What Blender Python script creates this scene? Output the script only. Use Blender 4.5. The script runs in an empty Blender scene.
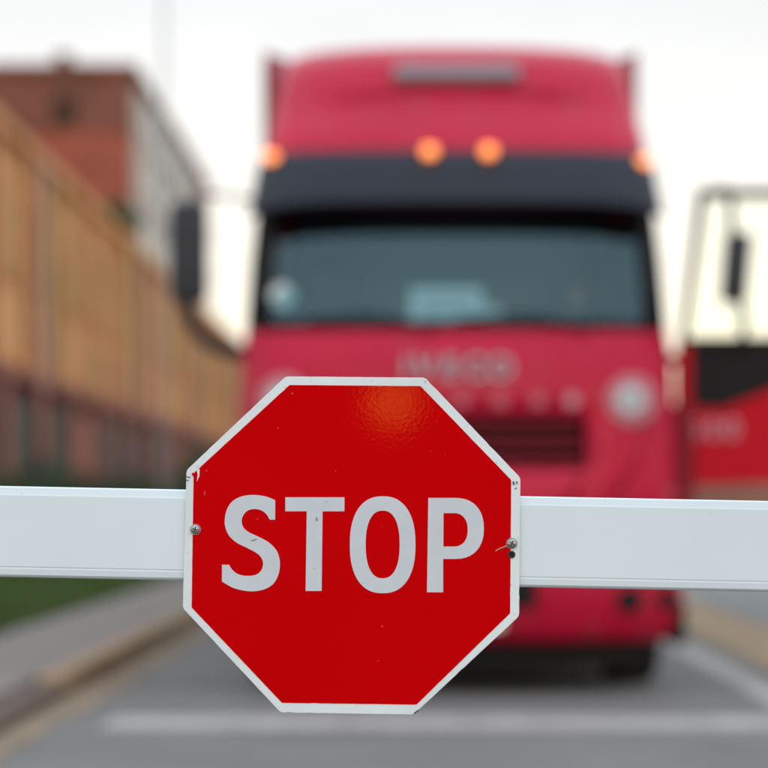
import bpy, bmesh, math, random
from mathutils import Vector, Matrix
R = math.radians
rnd = random.Random(7)
sc = bpy.context.scene
COL = sc.collection

# ------------------------------------------------------------------ camera
FPX = 2400.0            # focal length in photo pixels (768 wide)
VPX, VPY = 410.0, 505.0  # vanishing point of the road in the photo
CAMH = 1.12
cam_d = bpy.data.cameras.new('camera')
cam = bpy.data.objects.new('camera', cam_d); COL.objects.link(cam)
cam.location = (0, 0, CAMH); cam.rotation_euler = (R(90), 0, 0)
cam_d.sensor_fit = 'HORIZONTAL'; cam_d.sensor_width = 36.0
cam_d.lens = FPX / 768 * 36
cam_d.shift_x = -(VPX - 384) / 768
cam_d.shift_y = (VPY - 384) / 768
cam_d.clip_start = 0.05; cam_d.clip_end = 6000
cam_d.dof.use_dof = True
cam_d.dof.focus_distance = 2.842
cam_d.dof.aperture_fstop = 3.2
cam_d.dof.aperture_blades = 0
sc.camera = cam

# ------------------------------------------------------------------ sun and sky
TILT = R(3.3)           # the arm and its sign lean back a little
sign_n = Vector((0, -math.cos(TILT), math.sin(TILT)))
hv = Vector((-(393 - VPX) / FPX, -1, -(VPY - 402) / FPX)).normalized()
to_sun = (2 * sign_n.dot(hv) * sign_n - hv).normalized()
sun_d = bpy.data.lights.new('sun', 'SUN')
sun_d.energy = 0.32; sun_d.angle = R(1.2); sun_d.color = (1.0, 0.66, 0.36)
sun = bpy.data.objects.new('sun', sun_d); COL.objects.link(sun)
sun.rotation_euler = to_sun.to_track_quat('Z', 'Y').to_euler()
sun.location = (0, -20, 20)

world = bpy.data.worlds.new('World'); sc.world = world; world.use_nodes = True
wn, wl = world.node_tree.nodes, world.node_tree.links
wn.clear()
wo = wn.new('ShaderNodeOutputWorld'); bgn = wn.new('ShaderNodeBackground')
sky = wn.new('ShaderNodeTexSky'); sky.sky_type = 'NISHITA'; sky.sun_disc = False
sky.sun_elevation = math.asin(to_sun.z)
sky.sun_rotation = math.atan2(to_sun.x, to_sun.y)
sky.air_density = 1.0; sky.dust_density = 3.0
skm = wn.new('ShaderNodeVectorMath'); skm.operation = 'SCALE'; skm.inputs['Scale'].default_value = 0.10
wl.new(sky.outputs['Color'], skm.inputs[0])
tc = wn.new('ShaderNodeTexCoord'); sep = wn.new('ShaderNodeSeparateXYZ')
wl.new(tc.outputs['Generated'], sep.inputs[0])
# thin bright evening overcast: warm and bright at the horizon, cooler above
ramp = wn.new('ShaderNodeValToRGB'); cr = ramp.color_ramp
stops = [(0.0, (1.62, 1.40, 1.00)), (0.035, (1.58, 1.40, 1.04)), (0.085, (1.36, 1.28, 1.08)),
         (0.15, (1.10, 1.075, 1.03)), (0.23, (0.92, 0.945, 0.965)), (0.5, (1.18, 1.30, 1.40)), (1.0, (1.50, 1.68, 1.85))]
stops = [(p, tuple(v / 1.9 for v in c)) for p, c in stops]
while len(cr.elements) < len(stops): cr.elements.new(0.5)
for e, (p, c) in zip(cr.elements, stops): e.position = p; e.color = (*c, 1)
wl.new(sep.outputs['Z'], ramp.inputs['Fac'])
mapn = wn.new('ShaderNodeMapping'); mapn.inputs['Scale'].default_value = (3.0, 3.0, 9.0)
wl.new(tc.outputs['Generated'], mapn.inputs['Vector'])
nz = wn.new('ShaderNodeTexNoise'); nz.inputs['Scale'].default_value = 2.0; nz.inputs['Detail'].default_value = 5
wl.new(mapn.outputs['Vector'], nz.inputs['Vector'])
cl = wn.new('ShaderNodeMapRange'); cl.inputs['From Min'].default_value = 0.3; cl.inputs['From Max'].default_value = 0.7
cl.inputs['To Min'].default_value = 1.94; cl.inputs['To Max'].default_value = 2.14
wl.new(nz.outputs['Fac'], cl.inputs['Value'])
cs = wn.new('ShaderNodeVectorMath'); cs.operation = 'SCALE'
wl.new(ramp.outputs['Color'], cs.inputs[0]); wl.new(cl.outputs['Result'], cs.inputs['Scale'])
mixw = wn.new('ShaderNodeMix'); mixw.data_type = 'RGBA'; mixw.inputs['Factor'].default_value = 0.88
wl.new(skm.outputs[0], mixw.inputs['A']); wl.new(cs.outputs[0], mixw.inputs['B'])
wl.new(mixw.outputs['Result'], bgn.inputs['Color']); bgn.inputs['Strength'].default_value = 1.0
wl.new(bgn.outputs[0], wo.inputs['Surface'])

vs = sc.view_settings
vs.view_transform = 'Standard'; vs.look = 'None'; vs.exposure = 0.0; vs.gamma = 1.0; vs.use_curve_mapping = False
sc.render.engine = 'CYCLES'
sc.cycles.use_denoising = True
sc.cycles.max_bounces = 8; sc.cycles.transparent_max_bounces = 12
sc.cycles.sample_clamp_indirect = 6.0

# ------------------------------------------------------------------ helpers
def px(x, y, Y):
    """photo pixel -> world point at distance Y"""
    return Vector(((x - VPX) / FPX * Y, Y, CAMH + (VPY - y) / FPX * Y))

def link(o, parent=None):
    COL.objects.link(o)
    if parent is not None: o.parent = parent
    return o

def tag(o, label, cat, group=None):
    o['label'] = label; o['category'] = cat
    if group: o['group'] = group
    return o

def thing(name, label, cat, loc=(0, 0, 0), rot=(0, 0, 0), group=None):
    o = bpy.data.objects.new(name, None); o.empty_display_size = 0.1
    o.location = loc; o.rotation_euler = rot
    link(o); return tag(o, label, cat, group)

def mesh_obj(name, verts, faces, mat, parent=None, smooth=False):
    me = bpy.data.meshes.new(name); me.from_pydata([tuple(v) for v in verts], [], faces); me.update()
    if mat is not None: me.materials.append(mat)
    if smooth:
        me.polygons.foreach_set('use_smooth', [True] * len(me.polygons))
    return link(bpy.data.objects.new(name, me), parent)

def bm_obj(name, bm, mat, parent=None, smooth=False):
    me = bpy.data.meshes.new(name); bmesh.ops.recalc_face_normals(bm, faces=bm.faces)
    bm.to_mesh(me); bm.free()
    if mat is not None: me.materials.append(mat)
    if smooth: me.polygons.foreach_set('use_smooth', [True] * len(me.polygons))
    return link(bpy.data.objects.new(name, me), parent)

def bm_box(bm, c, s, bevel=0, seg=2, rot=None):
    r = bmesh.ops.create_cube(bm, size=1.0)
    M = Matrix.Translation(c) @ (rot.to_4x4() if rot else Matrix()) @ Matrix.Diagonal((*s, 1))
    bmesh.ops.transform(bm, matrix=M, verts=r['verts'])
    if bevel > 0:
        es = list({e for v in r['verts'] for e in v.link_edges})
        bmesh.ops.bevel(bm, geom=es, offset=bevel, segments=seg, affect='EDGES', profile=0.5)

def box(name, c, s, mat, parent=None, bevel=0, seg=2, rot=None, smooth=False):
    bm = bmesh.new(); bm_box(bm, c, s, bevel, seg, rot)
    return bm_obj(name, bm, mat, parent, smooth)

def bm_cyl(bm, c, r, h, axis='Z', seg=24, r2=None, bevel=0):
    q = {'Z': Matrix(), 'Y': Matrix.Rotation(R(90), 4, 'X'), 'X': Matrix.Rotation(R(90), 4, 'Y')}[axis]
    g = bmesh.ops.create_cone(bm, cap_ends=True, segments=seg, radius1=r, radius2=r if r2 is None else r2, depth=h,
                              matrix=Matrix.Translation(c) @ q)
    if bevel:
        es = [e for e in {e for v in g['verts'] for e in v.link_edges} if any(len(f.verts) > 4 for f in e.link_faces)]
        bmesh.ops.bevel(bm, geom=es, offset=bevel, segments=3, affect='EDGES', profile=0.5)

def cyl(name, c, r, h, mat, parent=None, axis='Z', seg=24, r2=None, bevel=0, smooth=True):
    bm = bmesh.new(); bm_cyl(bm, c, r, h, axis, seg, r2, bevel)
    o = bm_obj(name, bm, mat, parent, smooth)
    if smooth: o.data.set_sharp_from_angle(angle=R(40))
    return o

def bm_tube(bm, pts, rad, seg=10):
    pts = [Vector(p) for p in pts]; rings = []
    rads = rad if isinstance(rad, (list, tuple)) else [rad] * len(pts)
    for i, p in enumerate(pts):
        t = (pts[min(i + 1, len(pts) - 1)] - pts[max(i - 1, 0)]).normalized()
        a = Vector((0, 0, 1)) if abs(t.z) < 0.9 else Vector((1, 0, 0))
        u = t.cross(a).normalized(); v = t.cross(u)
        rings.append([bm.verts.new(p + rads[i] * (math.cos(k * 2 * math.pi / seg) * u + math.sin(k * 2 * math.pi / seg) * v)) for k in range(seg)])
    for a, b in zip(rings, rings[1:]):
        for k in range(seg): bm.faces.new((a[k], a[(k + 1) % seg], b[(k + 1) % seg], b[k]))
    bm.faces.new(rings[0]); bm.faces.new(rings[-1][::-1])

def tube(name, pts, rad, mat, parent=None, seg=10):
    bm = bmesh.new(); bm_tube(bm, pts, rad, seg); return bm_obj(name, bm, mat, parent, True)

def smooth_path(pts, n=6):
    pts = [Vector(p) for p in pts]; out = []
    for i in range(len(pts) - 1):
        p0, p1, p2, p3 = pts[max(i - 1, 0)], pts[i], pts[i + 1], pts[min(i + 2, len(pts) - 1)]
        for k in range(n):
            t = k / n
            out.append(0.5 * ((2 * p1) + (p2 - p0) * t + (2 * p0 - 5 * p1 + 4 * p2 - p3) * t * t + (3 * p1 - p0 - 3 * p2 + p3) * t ** 3))
    out.append(pts[-1]); return out

def flat_shape(name, loops, thick, mat, parent=None, y=0.0, bevel=0.0):
    """2D loops (x, z) filled and extruded along y; front face at y - thick"""
    cu = bpy.data.curves.new('tmp', 'CURVE'); cu.dimensions = '2D'; cu.fill_mode = 'BOTH'
    cu.extrude = thick / 2 - bevel; cu.bevel_depth = bevel; cu.bevel_resolution = 2; cu.offset = -bevel
    for lp in loops:
        s = cu.splines.new('POLY'); s.points.add(len(lp) - 1); s.use_cyclic_u = True
        for p, q in zip(s.points, lp): p.co = (q[0], q[1], 0, 1)
    return _curve_mesh(name, cu, mat, parent, y - thick / 2)

def _curve_mesh(name, cu, mat, parent, y, loc=(0, 0)):
    t = bpy.data.objects.new('tmp', cu); COL.objects.link(t)
    dg = bpy.context.evaluated_depsgraph_get()
    me = bpy.data.meshes.new_from_object(t.evaluated_get(dg))
    bpy.data.objects.remove(t); bpy.data.curves.remove(cu)
    me.transform(Matrix(((1, 0, 0, loc[0]), (0, 0, -1, y), (0, 1, 0, loc[1]), (0, 0, 0, 1))))
    me.materials.clear(); me.materials.append(mat); me.name = name
    return link(bpy.data.objects.new(name, me), parent)

def text_letters(body, cx, cz, height, y, thick, mat, parent, width=None, offset=0.0):
    xs = []; adv = 0
    sizes = {'I': 0.33, '0': 0.62, '5': 0.62}
    tot = sum(sizes.get(c, 0.72) for c in body); k = (width or tot * height) / tot
    x = cx - tot * k / 2
    for c in body:
        w = sizes.get(c, 0.72) * k
        cu = bpy.data.curves.new('tmp', 'FONT'); cu.body = c; cu.size = height / 0.72; cu.extrude = thick / 2
        cu.align_x = 'CENTER'; cu.offset = offset
        _curve_mesh('letter', cu, mat, parent, y, (x + w / 2, cz - height / 2)); x += w

def spline_loop(pts, n=5):
    """pts: (x, y, corner?) closed loop, Catmull-Rom between smooth points"""
    out = []; N = len(pts)
    for i in range(N):
        p1, p2 = pts[i], pts[(i + 1) % N]
        p0 = pts[i - 1] if not p1[2] else p1; p3 = pts[(i + 2) % N] if not p2[2] else p2
        if p1[2] and p2[2]: out.append(p1[:2]); continue
        for k in range(n):
            t = k / n
            out.append(tuple(0.5 * (2 * p1[j] + (p2[j] - p0[j]) * t + (2 * p0[j] - 5 * p1[j] + 4 * p2[j] - p3[j]) * t * t
                                    + (3 * p1[j] - p0[j] - 3 * p2[j] + p3[j]) * t ** 3) for j in (0, 1)))
    return out

# ------------------------------------------------------------------ materials
def mat(name, col, rough=0.6, metal=0.0, spec=0.5, var=0.0, scale=5.0, bump=0.0, bscale=60.0, coat=0.0,
        col2=None, emit=None, estr=0.0, detail=6, bdist=0.002, stretch=(1, 1, 1), contrast=(0.3, 0.7)):
    m = bpy.data.materials.new(name); m.use_nodes = True
    n, l = m.node_tree.nodes, m.node_tree.links; b = n['Principled BSDF']
    b.inputs['Base Color'].default_value = (*col, 1); b.inputs['Roughness'].default_value = rough
    b.inputs['Metallic'].default_value = metal; b.inputs['Specular IOR Level'].default_value = spec
    b.inputs['Coat Weight'].default_value = coat; b.inputs['Coat Roughness'].default_value = 0.08
    if emit: b.inputs['Emission Color'].default_value = (*emit, 1); b.inputs['Emission Strength'].default_value = estr
    if var or col2 or bump:
        t = n.new('ShaderNodeTexCoord'); mp = n.new('ShaderNodeMapping'); mp.inputs['Scale'].default_value = stretch
        l.new(t.outputs['Object'], mp.inputs['Vector'])
    if var or col2:
        z = n.new('ShaderNodeTexNoise'); z.inputs['Scale'].default_value = scale; z.inputs['Detail'].default_value = detail
        l.new(mp.outputs['Vector'], z.inputs['Vector'])
        c2 = col2 or tuple(min(1, c * (1 - var)) for c in col)
        mr = n.new('ShaderNodeMapRange'); mr.inputs['From Min'].default_value = contrast[0]; mr.inputs['From Max'].default_value = contrast[1]
        l.new(z.outputs['Fac'], mr.inputs['Value'])
        mx = n.new('ShaderNodeMix'); mx.data_type = 'RGBA'; mx.inputs['A'].default_value = (*col, 1); mx.inputs['B'].default_value = (*c2, 1)
        l.new(mr.outputs['Result'], mx.inputs['Factor']); l.new(mx.outputs['Result'], b.inputs['Base Color'])
    if bump:
        z2 = n.new('ShaderNodeTexNoise'); z2.inputs['Scale'].default_value = bscale; z2.inputs['Detail'].default_value = 4
        l.new(mp.outputs['Vector'], z2.inputs['Vector'])
        bp = n.new('ShaderNodeBump'); bp.inputs['Strength'].default_value = bump; bp.inputs['Distance'].default_value = bdist
        l.new(z2.outputs['Fac'], bp.inputs['Height']); l.new(bp.outputs['Normal'], b.inputs['Normal'])
    return m

def add_specks(m, scale, lo, hi, dark, stretch=(1, 1, 1), seed=0.0):
    """small dirt specks and stains mixed over whatever feeds the base colour"""
    n, l = m.node_tree.nodes, m.node_tree.links; b = n['Principled BSDF']
    t = n.new('ShaderNodeTexCoord'); mp = n.new('ShaderNodeMapping')
    mp.inputs['Scale'].default_value = stretch; mp.inputs['Location'].default_value = (seed, seed, seed)
    l.new(t.outputs['Object'], mp.inputs['Vector'])
    z = n.new('ShaderNodeTexNoise'); z.inputs['Scale'].default_value = scale; z.inputs['Detail'].default_value = 5
    l.new(mp.outputs['Vector'], z.inputs['Vector'])
    mr = n.new('ShaderNodeMapRange'); mr.inputs['From Min'].default_value = lo; mr.inputs['From Max'].default_value = hi
    l.new(z.outputs['Fac'], mr.inputs['Value'])
    mx = n.new('ShaderNodeMix'); mx.data_type = 'RGBA'
    src = b.inputs['Base Color'].links[0].from_socket if b.inputs['Base Color'].is_linked else None
    if src: l.new(src, mx.inputs['A'])
    else: mx.inputs['A'].default_value = b.inputs['Base Color'].default_value
    mx.inputs['B'].default_value = (*dark, 1)
    l.new(mr.outputs['Result'], mx.inputs['Factor']); l.new(mx.outputs['Result'], b.inputs['Base Color'])

def glass_mat(name, tint, refl=0.04, rough=0.02):
    m = bpy.data.materials.new(name); m.use_nodes = True
    n, l = m.node_tree.nodes, m.node_tree.links; n.clear()
    o = n.new('ShaderNodeOutputMaterial'); mx = n.new('ShaderNodeMixShader'); tr = n.new('ShaderNodeBsdfTransparent')
    gl = n.new('ShaderNodeBsdfGlossy'); fr = n.new('ShaderNodeFresnel'); ad = n.new('ShaderNodeMath'); ad.operation = 'ADD'
    tr.inputs['Color'].default_value = (*tint, 1); gl.inputs['Color'].default_value = (tint[0], tint[1] ** .5, 1.0, 1); gl.inputs['Roughness'].default_value = rough; fr.inputs['IOR'].default_value = 1.5
    ad.inputs[1].default_value = refl; l.new(fr.outputs[0], ad.inputs[0]); l.new(ad.outputs[0], mx.inputs['Fac'])
    l.new(tr.outputs[0], mx.inputs[1]); l.new(gl.outputs[0], mx.inputs[2]); l.new(mx.outputs[0], o.inputs['Surface'])
    return m

def brick_mat(name, c1, c2, mortar, scale=1.0, axes='xz', rowh=0.075):
    m = mat(name, c1, 0.85, bump=0.0)
    n, l = m.node_tree.nodes, m.node_tree.links; b = n['Principled BSDF']
    t = n.new('ShaderNodeTexCoord'); s = n.new('ShaderNodeSeparateXYZ'); c = n.new('ShaderNodeCombineXYZ')
    l.new(t.outputs['Object'], s.inputs[0])
    l.new(s.outputs['X' if axes[0] == 'x' else 'Y'], c.inputs['X']); l.new(s.outputs['Z'], c.inputs['Y'])
    br = n.new('ShaderNodeTexBrick'); l.new(c.outputs[0], br.inputs['Vector'])
    br.inputs['Color1'].default_value = (*c1, 1); br.inputs['Color2'].default_value = (*c2, 1); br.inputs['Mortar'].default_value = (*mortar, 1)
    br.inputs['Scale'].default_value = scale; br.inputs['Brick Width'].default_value = 0.25; br.inputs['Row Height'].default_value = rowh
    br.inputs['Mortar Size'].default_value = 0.006
    z = n.new('ShaderNodeTexNoise'); z.inputs['Scale'].default_value = 0.35; z.inputs['Detail'].default_value = 6
    l.new(t.outputs['Object'], z.inputs['Vector'])
    hs = n.new('ShaderNodeMapRange'); hs.inputs['From Min'].default_value = 0.3; hs.inputs['From Max'].default_value = 0.7
    hs.inputs['To Min'].default_value = 0.74; hs.inputs['To Max'].default_value = 1.16; l.new(z.outputs['Fac'], hs.inputs['Value'])
    mu = n.new('ShaderNodeVectorMath'); mu.operation = 'SCALE'
    l.new(br.outputs['Color'], mu.inputs[0]); l.new(hs.outputs['Result'], mu.inputs['Scale']); l.new(mu.outputs[0], b.inputs['Base Color'])
    bp = n.new('ShaderNodeBump'); bp.inputs['Strength'].default_value = 0.5; bp.inputs['Distance'].default_value = 0.01; bp.invert = True
    l.new(br.outputs['Fac'], bp.inputs['Height']); l.new(bp.outputs['Normal'], b.inputs['Normal'])
    return m

M = {}
M['asphalt'] = mat('worn_asphalt', (0.185, 0.178, 0.172), 0.9, var=0.25, scale=0.9, bump=0.4, bscale=140, bdist=0.004)
add_specks(M['asphalt'], 45, 0.52, 0.75, (0.09, 0.088, 0.085))
add_specks(M['asphalt'], 0.8, 0.55, 0.8, (0.11, 0.105, 0.10), seed=4.0)
M['lot'] = mat('pale_asphalt', (0.20, 0.20, 0.20), 0.9, var=0.25, scale=0.5, bump=0.3, bscale=120)
M['walk'] = mat('footway_asphalt', (0.235, 0.20, 0.185), 0.9, var=0.25, scale=1.1, bump=0.3, bscale=120)
M['kerb'] = mat('kerb_concrete', (0.38, 0.265, 0.155), 0.9, var=0.3, scale=3, bump=0.4, bscale=50)
M['kerb_old'] = mat('kerb_stained_concrete', (0.15, 0.11, 0.085), 0.9, var=0.4, scale=4, bump=0.4, bscale=50)
M['dirt'] = mat('gutter_dirt', (0.30, 0.22, 0.15), 0.95, var=0.4, scale=2.5, bump=0.5, bscale=60)
M['verge'] = mat('verge_gravel', (0.36, 0.25, 0.15), 0.95, var=0.35, scale=2, bump=0.5, bscale=40)
M['ground'] = mat('ground_soil', (0.20, 0.17, 0.12), 0.95, var=0.4, scale=0.15)
M['lawn'] = mat('lawn_soil', (0.045, 0.085, 0.02), 0.95, var=0.5, scale=1.5)
M['blade'] = mat('grass_blade', (0.045, 0.10, 0.014), 0.7, col2=(0.07, 0.12, 0.025), scale=1.3)
M['line'] = mat('road_paint', (0.40, 0.38, 0.36), 0.8, col2=(0.22, 0.21, 0.20), scale=5, contrast=(0.45, 0.75))

# ================================================================== setting
def sheet(name, x0, x1, y0, y1, z, m, nx=1, ny=1, wob=0.0):
    vs_, fs = [], []
    for j in range(ny + 1):
        for i in range(nx + 1):
            w = rnd.uniform(-wob, wob) if i == nx else 0
            vs_.append((x0 + (x1 - x0) * i / nx + w, y0 + (y1 - y0) * j / ny, z))
    for j in range(ny):
        for i in range(nx):
            a = j * (nx + 1) + i; fs.append((a, a + 1, a + nx + 2, a + nx + 1))
    o = mesh_obj(name, vs_, fs, m); o['kind'] = 'structure'; return o

sheet('ground', -2500, 2500, -1500, 4500, -0.012, M['ground'])
sheet('road', -2.0, 2.45, -30, 220, 0.0, M['asphalt'], 1, 10)
sheet('gutter', -2.0, -1.78, -20, 70, 0.006, M['dirt'], 2, 120, 0.05)
sheet('verge', 2.45, 3.3, -30, 160, 0.004, M['verge'], 2, 80, 0.06)
sheet('parking_lot', 3.36, 48, -30, 59, -0.004, M['lot'])
# lane markings lie on the road
for nm, rects in (('stop_line', [(-1.55, 2.42, 11.95, 12.62)]), ('edge_line', [(2.02, 2.22, 12.66, 120)])):
    for (a, b, c, d) in rects:
        o = sheet(nm, a, b, c, d, 0.005, M['line'], 6, 40)

# raised footway with kerb stones
fw = bpy.data.objects.new('pavement', None); link(fw); fw['kind'] = 'structure'
box('footway_surface', (-2.69, 60, 0.03), (1.00, 180, 0.16), M['walk'], fw)
ks = {}
for k, (m, hgt) in {'new': (M['kerb'], 0.13), 'old': (M['kerb_old'], 0.075)}.items():
    b = box('kerb_stone', (0, 0, (hgt - 0.10) / 2), (0.17, 0.985, hgt + 0.10), m, fw, 0.012, 2); ks[k] = b.data
    bpy.data.objects.remove(b)
for i in range(64):
    y = -6.0 + i
    o = bpy.data.objects.new('kerb_stone', ks['old' if y < 14.0 else 'new']); link(o, fw)
    o.location = (-2.09 + rnd.uniform(-0.004, 0.004), y + 0.5, rnd.uniform(-0.004, 0.004))
box('kerb_run', (-2.09, 99, 0.015), (0.17, 81.9, 0.23), M['kerb'], fw)
lawn = box('lawn', (-5.83, 75, 0.02), (5.26, 210, 0.15), M['lawn']); lawn['kind'] = 'structure'
# grass: blades spread over the lawn strip beside the footway
gv, gf = [], []
for _ in range(26000):
    y = rnd.uniform(9, 60); x = rnd.uniform(-8.0, -3.23)
    h = rnd.uniform(0.05, 0.13); a = rnd.uniform(0, math.pi); w = 0.012 + 0.0006 * y
    dx, dy = math.cos(a) * w, math.sin(a) * w; lx, ly = rnd.uniform(-.05, .05), rnd.uniform(-.05, .05)
    k = len(gv); gv += [(x - dx, y - dy, 0.09), (x + dx, y + dy, 0.09), (x + lx, y + ly, 0.095 + h)]; gf.append((k, k + 1, k + 2))
go = mesh_obj('grass', gv, gf, M['blade']); go['kind'] = 'stuff'
tag(go, 'short green lawn grass between the footway and the tan brick building', 'grass')

# ================================================================== buildings
M['tan1'] = brick_mat('tan_brick', (0.78, 0.36, 0.12), (0.70, 0.30, 0.095), (0.58, 0.38, 0.21), axes='yz')
M['tan2'] = brick_mat('orange_tan_brick', (0.66, 0.27, 0.10), (0.58, 0.22, 0.08), (0.54, 0.33, 0.19), axes='yz')
M['tan3'] = brick_mat('ochre_brick', (0.62, 0.32, 0.10), (0.54, 0.26, 0.08), (0.5, 0.34, 0.17), axes='yz')
M['pier'] = brick_mat('dark_red_brick', (0.34, 0.085, 0.06), (0.27, 0.065, 0.045), (0.22, 0.15, 0.12), axes='yz')
M['redwall'] = brick_mat('red_brick', (0.40, 0.080, 0.045), (0.32, 0.065, 0.04), (0.32, 0.16, 0.12), axes='xz')
M['brownwall'] = brick_mat('brown_brick', (0.24, 0.075, 0.045), (0.20, 0.06, 0.04), (0.2, 0.13, 0.1), axes='xz')
M['plaster'] = mat('pale_plaster', (0.60, 0.52, 0.47), 0.9, var=0.2, scale=0.4)
M['greywall'] = mat('grey_render', (0.34, 0.31, 0.29), 0.9, var=0.25, scale=0.4)
M['frame'] = mat('window_frame_paint', (0.30, 0.26, 0.22), 0.6)
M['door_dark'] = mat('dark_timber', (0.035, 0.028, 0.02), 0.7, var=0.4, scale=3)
M['pane'] = mat('window_glass', (0.02, 0.03, 0.035), 0.08, spec=0.6)
M['dullpane'] = mat('dusty_window_glass', (0.05, 0.03, 0.02), 0.5, spec=0.1)
M['shutter'] = mat('ochre_shutter_paint', (0.58, 0.30, 0.09), 0.7, var=0.25, scale=1.5, stretch=(1, 4, 1))
M['zinc'] = mat('zinc_pipe', (0.36, 0.30, 0.28), 0.5, metal=0.3)
M['rooftin'] = mat('roof_sheet', (0.16, 0.08, 0.06), 0.6, var=0.3, scale=1)
M['stone'] = mat('pale_stone', (0.28, 0.20, 0.13), 0.9, var=0.25, scale=2)

XB = -8.6
tb = thing('brick_building', 'long low tan brick building with dark red arcade of piers along the footway', 'building', (XB, 30, 0))
H1, H2, BL = 4.0, 9.2, 100.0
box('wall', (-5.5, BL / 2, (H1 + H2) / 2), (10.4, BL, H2 - H1), M['tan1'], tb)
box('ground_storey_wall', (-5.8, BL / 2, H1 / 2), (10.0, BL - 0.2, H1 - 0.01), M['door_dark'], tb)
box('cornice', (-5.4, BL / 2, H2 + 0.12), (10.74, BL + 0.1, 0.26), M['tan1'], tb)
box('string_course', (-5.42, BL / 2, H1 + 0.02), (10.9, BL + 0.1, 0.24), M['pier'], tb)
box('roof', (-5.5, BL / 2, H2 + 0.40), (9.6, BL - 1, 0.28), M['rooftin'], tb)
bay = 5.0; panels = ['tan2', 'tan1', 'tan2', 'tan3', 'tan1', 'tan2', 'tan1', 'tan3']
for i in range(int(BL / bay)):
    y0 = i * bay
    box('pilaster', (-0.22, y0 + 0.3, (H1 + H2) / 2 + 0.07), (0.34, 0.6, H2 - H1 - 0.14), M['tan3' if i % 3 == 0 else 'tan2'], tb)
    box('pier', (-0.30, y0 + 0.55, H1 / 2 - 0.06), (0.9, 1.1, H1 - 0.12), M['pier'], tb)
    box('brick_panel', (-0.29, y0 + bay / 2 + 0.3, H1 + 1.0), (0.12, bay - 1.3, 1.4), M[panels[i % 8]], tb)
    w = box('window', (-0.285, y0 + bay / 2 + 0.3, H1 + 3.2), (0.11, 2.3, 2.2), M['tan2'], tb)
    box('shutter', (-0.20, y0 + bay / 2 - 0.22, H1 + 3.2), (0.05, 0.9, 1.9), M['shutter'], w)
    box('shutter', (-0.20, y0 + bay / 2 + 0.82, H1 + 3.2), (0.05, 0.9, 1.9), M['shutter'], w)
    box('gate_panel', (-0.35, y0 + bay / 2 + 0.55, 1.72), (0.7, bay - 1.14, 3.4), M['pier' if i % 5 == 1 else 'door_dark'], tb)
    if i % 4 == 1:
        cyl('downpipe', (0.06, y0 + 0.95, H2 / 2 + 1.5), 0.09, H2 - 3.2, M['zinc'], tb, seg=10)

def tower(name, label, x1, y0, y1, h, depth, front, side):
    t = thing(name, label, 'building', (x1, y0, 0))
    L = y1 - y0
    box('front_wall', (-depth / 2, 0.2, h / 2), (depth, 0.4, h), M[front], t)
    box('wall', (-depth / 2 - 0.1, L / 2 + 0.2, h / 2 - 0.15), (depth - 0.2, L - 0.4, h - 0.3), M['greywall'], t)
    return t, L

tw, L = tower('apartment_block', 'tall red brick block with flat parapet and pale street side behind the tan building', -15.1, 130, 178, 24.5, 26, 'redwall', 'plaster')
box('parapet', (-13, 24, 24.75), (26.6, 48.6, 0.5), M['brownwall'], tw)
box('top_storey_band', (-13, -0.04, 22.9), (26, 0.1, 3.0), M['brownwall'], tw)
vent = cyl('roof_vent', (-4.1, 3, 25.5), 0.5, 1.2, M['rooftin'], tw, seg=12)
for fl in range(7):
    for k in range(5):
        x = -3.6 - k * 4.6; z = 3.2 + fl * 3.2
        if (fl + k) % 2 == 0 or k > 2:
            w = box('window', (x, -0.04, z), (1.5, 0.14, 1.7), M['brownwall'], tw)
            box('pane', (x, -0.13, z), (1.25, 0.05, 1.45), M['dullpane'], w)
# street side: pale plaster bays and grey bays with windows
for b_ in range(8):
    yb = 0.6 + b_ * 6.0
    m = M['plaster'] if b_ in (0, 1, 3) else (M['redwall'] if b_ >= 6 else M['greywall'])
    box('facade_bay', (0.08, yb + 2.9, 12.0), (0.36, 5.8, 23.8), m, tw)
    for fl in range(7):
        w = box('window', (0.28, yb + 2.9, 3.2 + fl * 3.2), (0.1, 3.2, 1.8), M['frame'], tw)
        box('pane', (0.35, yb + 2.1, 3.2 + fl * 3.2), (0.05, 1.4, 1.6), M['pane'], w)
        box('pane', (0.35, yb + 3.7, 3.2 + fl * 3.2), (0.05, 1.4, 1.6), M['pane'], w)

# low boundary wall closing the lot on the far side
bw = thing('boundary_wall', 'low tan boundary wall at the far side of the lot beyond the open cab door', 'wall', (4.2, 60, 0))
box('wall', (20, 0.15, 1.05), (40, 0.3, 2.11), M['pier'], bw)
for i in range(21):
    box('coping', (1.0 + i * 1.9, 0.15, 2.17), (1.88, 0.42, 0.12), M['stone'], bw)

# ================================================================== plants and lamp post
def leaf_mat(name, c, c2): return mat(name, c, 0.7, col2=c2, scale=0.8, detail=3)
M['leaf'] = leaf_mat('leaf_green', (0.035, 0.065, 0.02), (0.07, 0.10, 0.03))
M['leaf2'] = leaf_mat('leaf_bluegreen', (0.03, 0.055, 0.04), (0.05, 0.085, 0.05))
M['bark'] = mat('bark', (0.09, 0.06, 0.04), 0.9, var=0.4, scale=6, bump=0.5, bscale=20)

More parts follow.
